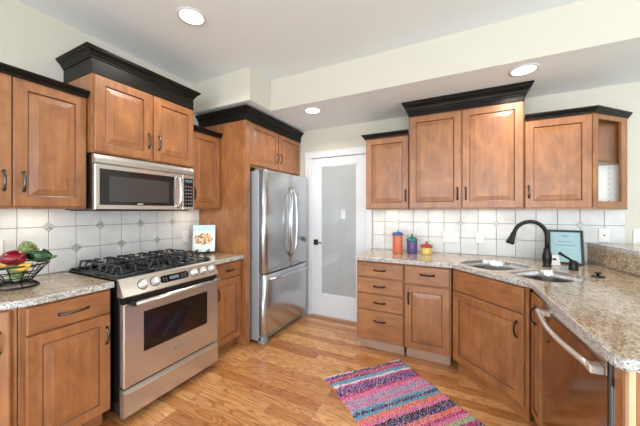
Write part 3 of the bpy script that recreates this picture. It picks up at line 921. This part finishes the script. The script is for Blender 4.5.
def stopper():
    t = thing('sink_stopper', 'small black sink stopper lying on the granite right of the lever', 'sink stopper', (.835, 2.487, Z1))
    b = MB(); b.lathe([(0, 0), (.036, 0), (.036, .004), (.030, .008), (.010, .010), (0, .010)], 18); b.build('disc', 'black_plastic', t)
    b = MB(); b.lathe([(0, .009), (.008, .009), (.008, .022), (.020, .026), (.020, .032), (0, .034)], 14); b.build('grip', 'black_plastic', t)
stopper()
simple('certificate_paper', (164, 198, 204), 0.5); simple('paper_white', (240, 240, 236), 0.6); simple('ink', (84, 118, 132), 0.7); simple('ink_dark', (30, 30, 30), 0.7)
def certificate():
    t = thing('framed_certificate', 'black-framed pale blue certificate leaning behind the faucet lever', 'picture frame', (.795, 2.955, Z1), R(-8))
    W, H = .225, .285; q = Matrix.Rotation(R(-12), 4, 'X')
    b = MB(); f = .017
    for (x0, x1, z0, z1) in ((-W / 2, -W / 2 + f, 0, H), (W / 2 - f, W / 2, 0, H), (-W / 2 + f, W / 2 - f, 0, f), (-W / 2 + f, W / 2 - f, H - f, H)):
        b.box(x0, x1, -.010, .012, z0, z1, .002, q)
    b.box(-W / 2 + f, W / 2 - f, .004, .010, f, H - f, 0, q); b.box(-.03, .03, .006, .011, .02, .2, 0, q @ Matrix.Translation((0, .012, 0)) @ Matrix.Rotation(R(-1), 4, 'X'))
    b.build('frame', 'black_plastic', t)
    b = MB(); b.use('certificate_paper').box(-W / 2 + f, W / 2 - f, -.002, .004, f, H - f, 0, q)
    b.use('ink')
    for (z, w, x, h) in ((.235, .05, 0, .006), (.225, .035, .0, .003), (.185, .09, .0, .005), (.155, .13, 0, .005), (.115, .07, 0, .002), (.085, .05, .03, .002)):
        n = max(2, int(w / .012))
        for i in range(n):
            xx = x - w / 2 + w * i / n; b.box(xx, xx + w / n * .75, -.0026, 0, z, z + h, 0, q)
    b.build('document', None, t)
certificate()
def small_card():
    t = thing('note_card', 'small white card with a dark mark propped in front of the certificate', 'card', (.705, 2.868, Z1), R(14))
    q = Matrix.Rotation(R(-18), 4, 'X')
    b = MB(); b.use('paper_white').box(-.036, .036, -.002, .002, 0, .082, .0008, q); b.use('ink_dark').box(-.012, .014, -.0026, 0, .040, .056, 0, q); b.build('card', None, t)
    b = MB(); b.use('black_plastic').box(-.006, .006, .002, .045, 0, .01, 0); b.box(-.006, .006, .0, .006, 0, .06, 0, Matrix.Translation((0, .042, 0)) @ Matrix.Rotation(R(25), 4, 'X')); b.build('stand', None, t)
small_card()

# cookbook on its black wire easel
def cookbook():
    loc = (-2.352, 2.004, Z1); rz = math.atan2(.15, .18)
    e = thing('book_easel', 'black wire easel with curled feet holding the cookbook', 'easel', loc, rz)
    b = MB()
    for s in (-.055, .055):
        pts = [(s, .05, .17), (s, .012, .012)] + [(s, -.012 - .018 * math.sin(R(a)) , .012 + .018 - .018 * math.cos(R(a))) for a in range(0, 200, 25)]
        b.tube(pts, .004, 6); b.tube([(s, .012, .012), (s, .012, .005), (s, .09, .005)], .005, 6)
        b.tube([(s + .0, .012, .014), (s - .012, -.02, .006), (s - .022, -.038, .016), (s - .012, -.048, .036), (s + .004, -.044, .046)], .0055, 6)
    b.tube([(-.055, .05, .17), (.055, .05, .17)], .004, 6); b.tube([(-.055, .012, .012), (.055, .012, .012)], .004, 6)
    b.tube([(0, .05, .17), (0, .105, .004)], .004, 6)
    b.build('wire_frame', 'black_plastic', e)
    t = thing('cookbook', 'cookbook with a pale blue cover and food picture on the easel', 'book', loc, rz)
    q = Matrix.Translation((0, .002, .020)) @ Matrix.Rotation(R(-9), 4, 'X'); W, H, T = .215, .275, .016
    b = MB(); b.use('paper_white').box(-W / 2 + .002, W / 2 - .003, -T + .003, -.001, .003, H - .003, 0, q); b.build('pages', None, t)
    b = MB(); b.use('book_cover').box(-W / 2, W / 2, -T, -T + .002, 0, H, .0005, q); b.box(-W / 2, W / 2, -.002, 0, 0, H, .0005, q); b.box(-W / 2, -W / 2 + .002, -T, 0, 0, H, .0005, q)
    b.build('cover', None, t)
m = Mat('book_cover', (226, 238, 240), 0.35)
tc = m.n('ShaderNodeTexCoord'); sep = m.n('ShaderNodeSeparateXYZ'); m.l(tc.outputs['Object'], sep.inputs[0])
tint = m.ramp(sep.outputs['Z'], [(0.03, (226, 238, 238)), (0.075, (240, 244, 242)), (0.2, (240, 243, 240)), (0.26, (196, 222, 228))])
nz = m.noise(m.coords((1, 1, 1)), 45, 2, 0.5, 1.0)
food = m.ramp(nz, [(0.3, (96, 92, 60)), (0.42, (206, 132, 84)), (0.5, (236, 206, 160)), (0.6, (244, 226, 190)), (0.7, (200, 84, 60))], 'CONSTANT')
vm = m.n('ShaderNodeVectorMath', operation='SUBTRACT'); m.l(tc.outputs['Object'], vm.inputs[0]); vm.inputs[1].default_value = (-.005, .0, .150)
vs = m.n('ShaderNodeVectorMath', operation='MULTIPLY'); m.l(vm.outputs[0], vs.inputs[0]); vs.inputs[1].default_value = (10.5, 0, 17.0)
ln = m.n('ShaderNodeVectorMath', operation='LENGTH'); m.l(vs.outputs[0], ln.inputs[0])
n2 = m.noise(m.coords(), 30, 2); ad = m.n('ShaderNodeMath', operation='ADD'); m.l(ln.outputs['Value'], ad.inputs[0]); m.l(n2, ad.inputs[1])
msk = m.ramp(ad.outputs[0], [(0.0, 1.0), (1.0, 1.0)]); rp = m.t.nodes[-1]
mr = m.n('ShaderNodeMapRange'); m.l(ad.outputs[0], mr.inputs['Value']); mr.inputs['From Min'].default_value = 1.42; mr.inputs['From Max'].default_value = 1.5; mr.inputs['To Min'].default_value = 1; mr.inputs['To Max'].default_value = 0
m.base(m.mix(mr.outputs[0], tint, food)); M['book_cover'] = m.m
cookbook()

# fruit bowl and what lies in it
BC = Vector((-2.305, .640, Z1))
def wire_bowl():
    t = thing('wire_basket', 'black wire fruit basket on the left granite countertop', 'basket', BC)
    b = MB()
    def ringp(r, z, n=36): return [(r * math.cos(2 * PI * i / n), r * math.sin(2 * PI * i / n), z) for i in range(n)]
    b.tube(ringp(.092, .006), .0055, 6, True); b.tube(ringp(.060, .030), .0035, 6, True)
    for r, z in ((.080, .060), (.108, .095)): b.tube(ringp(r, z), .0032, 6, True)
    for k in range(12):
        a = 2 * PI * k / 12; c_, s_ = math.cos(a), math.sin(a)
        b.tube([(c_ * r, s_ * r, z) for r, z in ((.01, .030), (.060, .030), (.080, .060), (.108, .095), (.138, .132))], .0032, 6)
        if k % 3 == 0: b.tube([(c_ * .092, s_ * .092, .006), (c_ * .058, s_ * .058, .032)], .0045, 6)
    b.build('basket', 'black_plastic', t)
    b = MB(); b.tube(ringp(.138, .132), .005, 6, True); b.build('rim', 'black_plastic', t)
wire_bowl()
def veg_mat(key, c0, c1, rough=.3, sc=30, stretch=(1, 1, 1)):
    m = Mat(key, c0, rough); m.base(m.ramp(m.noise(m.coords(stretch), sc, 2), [(.35, c0), (.65, c1)])); M[key] = m.m
veg_mat('red_skin', (98, 6, 22), (136, 14, 34), .16, 8, (1, 6, 6)); veg_mat('dark_green_skin', (12, 40, 20), (34, 74, 34), .2, 12, (1, 5, 5))
veg_mat('artichoke_leaf', (116, 138, 80), (156, 172, 108), .5, 40); veg_mat('artichoke_tip', (96, 106, 64), (132, 138, 88), .5, 40); veg_mat('yellow_skin', (204, 150, 44), (226, 182, 76), .3, 20); veg_mat('stem_green', (86, 104, 52), (116, 132, 70), .5)
veg_mat('pale_green_skin', (140, 166, 120), (176, 196, 150), .35, 14, (1, 6, 6))
def long_veg(name, label, cat, loc, rot, L, r, skin, lobes=0, bend=0.0, taper=(.55, 1.0, .9, .35)):
    t = thing(name, label, cat, loc, 0, 'vegetables in the basket'); t.rotation_euler = rot
    b = MB(); rings = []; n = 20; m_ = 14
    for i in range(m_ + 1):
        u = i / m_; x = (u - .5) * L
        prof = math.sin(PI * min(1, max(0, .04 + .92 * u))) ** .45
        tp = taper[0] * (1 - u) + taper[3] * u; tp = 1 - (1 - tp) * abs(2 * u - 1) ** 1.5
        ring = []
        for k in range(n):
            a = 2 * PI * k / n; rr = r * prof * tp * (1 + (.09 * math.cos(lobes * a) if lobes else 0))
            ring.append((x, rr * math.cos(a), rr * math.sin(a) + bend * (2 * u - 1) ** 2))
        rings.append(ring)
    b.loops(rings, True, True, True); b.build('flesh', skin, t)
    b = MB(); b.tube([(L * .47, 0, bend), (L * .53, 0, bend), (L * .58, 0, bend + .008)], [r * .28, r * .16, r * .18], 8); b.build('stem', 'stem_green', t)
    return t
def artichoke(label, loc, rot, r):
    t = thing('artichoke', label, 'artichoke', loc, 0, 'vegetables in the basket'); t.rotation_euler = rot
    b = MB(); b.use('artichoke_leaf').lathe([(0, -.8 * r), (.5 * r, -.72 * r), (.8 * r, -.3 * r), (.82 * r, .15 * r), (.55 * r, .6 * r), (.2 * r, .85 * r), (0, .88 * r)], 14)
    for j in range(6):
        z = (-.62 + j * .26) * r; rr = r * (.62, .84, .92, .86, .66, .40)[j]; n = (8, 9, 9, 8, 7, 5)[j]; w = r * .42; h = r * .62
        for k in range(n):
            a = 2 * PI * (k + .5 * (j % 2)) / n; q = Matrix.Rotation(a, 4, 'Z') @ Matrix.Translation((rr * .88, 0, z)) @ Matrix.Rotation(R(-8 - j * 9), 4, 'Y')
            b.use('artichoke_leaf' if (k + j) % 3 else 'artichoke_tip')
            P = [(0, -w * .3, 0), (.10 * r, -w * .55, h * .3), (.11 * r, -w * .38, h * .62), (.06 * r, 0, h), (.11 * r, w * .38, h * .62), (.10 * r, w * .55, h * .3), (0, w * .3, 0)]
            mid = b.bm.verts.new(q @ Vector((.20 * r, 0, h * .4))); ring = [b.bm.verts.new(q @ Vector(p)) for p in P]
            bk = b.bm.verts.new(q @ Vector((-.06 * r, 0, h * .3)))
            for i in range(len(ring)):
                b.face([ring[i], ring[(i + 1) % len(ring)], mid], True); b.face([ring[(i + 1) % len(ring)], ring[i], bk], True)
    b.build('leaves', None, t)
    b = MB(); b.lathe([(0, -1.15 * r), (.16 * r, -1.15 * r), (.2 * r, -.75 * r), (0, -.72 * r)], 10); b.build('stem', 'stem_green', t)
def fb(dr, df, dz):                                   # offset from the basket centre: to the right, away, up
    return (BC.x + .8934 * dr - .4493 * df, BC.y + .4493 * dr + .8934 * df, BC.z + dz)
VA = R(26.7)
long_veg('red_pepper', 'shiny dark red long pepper at the front top of the basket', 'pepper', fb(.040, -.060, .178), (0, R(2), VA + PI), .140, .043, 'red_skin', 3, -.004, (.85, 1, 1, .8))
long_veg('green_pepper', 'dark green tapering pepper lying at the right side of the basket top', 'pepper', fb(.126, .012, .180), (0, R(6), VA + .10), .150, .040, 'dark_green_skin', 5, 0, (.95, 1, 1, .25))
artichoke('green artichoke sitting on top of the basket pile', fb(.012, .050, .212), (R(20), R(10), 0), .050)
artichoke('green artichoke in the middle of the basket, under the red pepper', fb(.040, -.030, .098), (R(70), R(-20), .2), .043)
long_veg('squash', 'yellow squash at the left rim of the basket', 'squash', fb(-.055, -.010, .136), (0, R(-10), VA + PI - .5), .10, .028, 'yellow_skin', 0, .004)
long_veg('squash', 'yellow squash at the right rim below the green pepper', 'squash', fb(.102, -.058, .126), (0, R(-16), VA + .3), .085, .021, 'yellow_skin', 0, .005)
long_veg('squash', 'pale green squash at the bottom of the basket', 'squash', fb(.004, .0, .056), (0, 0, VA + .2), .085, .024, 'pale_green_skin', 6, 0)

# ------------------------------------------------------------------ switches and outlets
def plate(label, loc, rz, w, h, kind):
    t = thing('light_switch' if kind == 'switch' else 'wall_outlet', label, 'light switch' if kind == 'switch' else 'outlet', loc, rz)
    b = MB(); b.use('white_plastic').box(-w / 2, w / 2, -.006, 0, -h / 2, h / 2, .002); b.build('cover_plate', None, t)
    n = 3 if (kind == 'switch' and w > .1) else 1
    for i in range(n):
        x = (i - (n - 1) / 2) * .046
        if kind == 'switch':
            b = MB(); b.use('white_plastic').box(x - .006, x + .006, -.016, -.0055, -.012, .012, .002); b.build('toggle', None, t)
        elif kind == 'outlet':
            for s in (-1, 1):
                b = MB(); b.use('white_plastic').disc((0, -.0055, s * .02), .0165, .002, 14, 'y')
                b.use('grey_plastic'); b.box(-.007, -.005, -.008, -.007, s * .02 - .004, s * .02 + .006); b.box(.005, .007, -.008, -.007, s * .02 - .004, s * .02 + .006); b.build('socket', None, t)
        else:
            b = MB(); b.use('ink_dark').disc((0, -.0055, 0), .006, .004, 12, 'y'); b.build('jack', None, t)
YT = YB - .0116; XT = XL + .0116
plate('triple toggle switch plate on the tiles right of the yellow canister', (-.072, YT, 1.088), 0, .152, .118, 'switch')
plate('white outlet on the back tiles left of the faucet spout', (.190, YT, 1.092), 0, .072, .116, 'outlet')
plate('white jack plate on the tiles below the display end cabinet', (1.108, YT, 1.15), 0, .072, .116, 'jack')
plate('white outlet on the painted wall at the right edge', (1.325, YB - .0005, 1.118), 0, .075, .18, 'outlet')
plate('white outlet on the left tiles beside the cookbook', (XT, 1.955, 1.086), RL, .072, .116, 'outlet')
plate('white outlet on the left tiles behind the basket', (XT, .618, 1.12), RL, .072, .116, 'outlet')

# ------------------------------------------------------------------ recessed ceiling lights
def downlight(label, x, y, z, power):
    t = thing('recessed_light', label, 'ceiling light', (x, y, z), 0, 'recessed ceiling lights')
    b = MB(); n = 28
    prof = [(.098, -.0005), (.096, -.006), (.082, -.007), (.076, -.003), (.076, -.0005)]
    b.loops([[(r * math.cos(2 * PI * k_ / n), r * math.sin(2 * PI * k_ / n), zz) for k_ in range(n)] for r, zz in prof], True, False, False, True)
    b.build('trim_ring', 'white_trim', t)
    b = MB(); b.disc((0, 0, -.005), .076, .0045, 28, 'z'); b.build('bulb', 'lamp_glow', t)
    l = bpy.data.lights.new('downlight', 'AREA'); l.shape = 'DISK'; l.size = .14; l.energy = power; l.color = (1, .94, .86); l.spread = R(150)
    o = bpy.data.objects.new('downlight', l); o.location = (x, y, z - .012); COL.objects.link(o)
downlight('recessed light in the high ceiling over the range', -1.69, 1.335, HC, 9)
downlight('recessed light in the dropped ceiling before the pantry door', -1.38, 2.57, HS, 7)
downlight('recessed light in the dropped ceiling above the tallest wall cabinet', .439, 2.545, HS, 7)

# ------------------------------------------------------------------ rag rug
def rug():
    A = Vector((-.971, 2.002)); B_ = Vector((-.476, 2.568)); u = (B_ - A); w = u.length; ang = math.atan2(u.y, u.x)
    t = thing('rag_rug', 'multicoloured striped woven rag rug on the oak floor', 'rug', (A.x, A.y, 0), ang)
    # local x across the rug, local -y along its length towards the camera
    L = 1.28; nx, ny = 60, 340
    b = MB(); b.use('rag_weave'); rnd = random.Random(3)
    top = []
    ex = [0.0] * (ny + 1); ex2 = [0.0] * (ny + 1); a = 0; c_ = 0
    for j in range(ny + 1):
        a += rnd.uniform(-.003, .003); a *= .9; c_ += rnd.uniform(-.003, .003); c_ *= .9; ex[j] = a; ex2[j] = c_
    wob = [rnd.uniform(0, 6.28) for _ in range(nx + 1)]
    for j in range(ny + 1):
        y = -L * j / ny; row = []
        x0 = .030 * max(0, min(1, (j - 22) / 6)) * 0.6 + ex[j] - y * .0 ; x1 = w + ex2[j] - .0
        for i in range(nx + 1):
            x = x0 + (x1 - x0) * i / nx
            z = .009 + .0032 * math.sin(y / .0155 * 2 * PI) + .0018 * math.sin(x / .017 * 2 * PI + (PI if int(-y / .0155) % 2 else 0)) + rnd.uniform(-.0008, .0008)
            yy = y + .010 * math.sin(x * 9 + .5) * (1 if j else .4)
            if i in (0, nx) or j in (0, ny): z = .002
            row.append(b.bm.verts.new((x, yy, z)))
        top.append(row)
    for j in range(ny):
        for i in range(nx): b.face([top[j][i], top[j + 1][i], top[j + 1][i + 1], top[j][i + 1]], True)
    edge = [top[0][i] for i in range(nx + 1)] + [top[j][nx] for j in range(1, ny + 1)] + [top[ny][i] for i in range(nx - 1, -1, -1)] + [top[j][0] for j in range(ny - 1, 0, -1)]
    low = [b.bm.verts.new((v.co.x, v.co.y, .0005)) for v in edge]
    for i in range(len(edge)): j = (i + 1) % len(edge); b.face([edge[i], edge[j], low[j], low[i]])
    b.build('weave', None, t)
def rug_mat():
    m = Mat('rag_weave', (180, 90, 120), 0.9, spec=0.1)
    tc = m.n('ShaderNodeTexCoord'); sep = m.n('ShaderNodeSeparateXYZ'); m.l(tc.outputs['Object'], sep.inputs[0])
    wv = m.noise(m.coords((1, 1, 0)), 5, 2)
    mr = m.n('ShaderNodeMath', operation='MULTIPLY_ADD'); m.l(sep.outputs['Y'], mr.inputs[0]); mr.inputs[1].default_value = -1 / 1.30
    sh = m.n('ShaderNodeMath', operation='MULTIPLY'); m.l(wv, sh.inputs[0]); sh.inputs[1].default_value = .016; m.l(sh.outputs[0], mr.inputs[2])
    W_, K, PK, TL, PU, OR, MG, GN, YE, NV, LV, RD, BL = (236, 222, 230), (44, 34, 54), (228, 116, 156), (66, 164, 184), (104, 60, 128), (240, 124, 92), (192, 48, 122), (152, 186, 124), (238, 200, 100), (48, 56, 104), (178, 152, 184), (214, 72, 92), (92, 140, 200)
    seq = [(W_, 5), (NV, 8), (RD, 9), (PU, 6), (TL, 9), (W_, 6), (MG, 6), (PU, 14), (NV, 6), (MG, 8), (PK, 12), (LV, 14), (PK, 6), (LV, 9), (TL, 6), (NV, 6), (TL, 7), (OR, 12), (PK, 9), (K, 9), (NV, 11), (OR, 12), (MG, 8), (PK, 8), (GN, 10), (MG, 9), (K, 8), (GN, 6), (PU, 9), (BL, 10), (YE, 10), (TL, 14)]
    tot = sum(n_ for _, n_ in seq) * 1.28; p = 0; st = []
    for c_, n_ in seq: st.append((p / tot * 1.0 + .004, c_)); p += n_
    c = m.ramp(mr.outputs[0], st[:32], 'CONSTANT')
    sp = m.noise(m.coords((2.2, 1, 0)), 80, 2, 0.6)
    c = m.mix(m.ramp(sp, [(.54, 0.0), (.58, .85)]), c, lin(40, 32, 56))
    for (lx, col, lo) in ((3, (226, 176, 192), .55), (8, (186, 72, 122), .60), (13, (210, 202, 214), .57), (19, (96, 146, 164), .62)):
        sp2 = m.noise(m.coords((2.0, 1, 0), loc=(lx, lx * .4, 0)), 66, 2, 0.6)
        c = m.mix(m.ramp(sp2, [(lo + .01, 0.0), (lo + .05, .75)]), c, lin(*col))
    m.base(c); m.bump(sp, .5, .004); M['rag_weave'] = m.m
rug_mat()
rug()
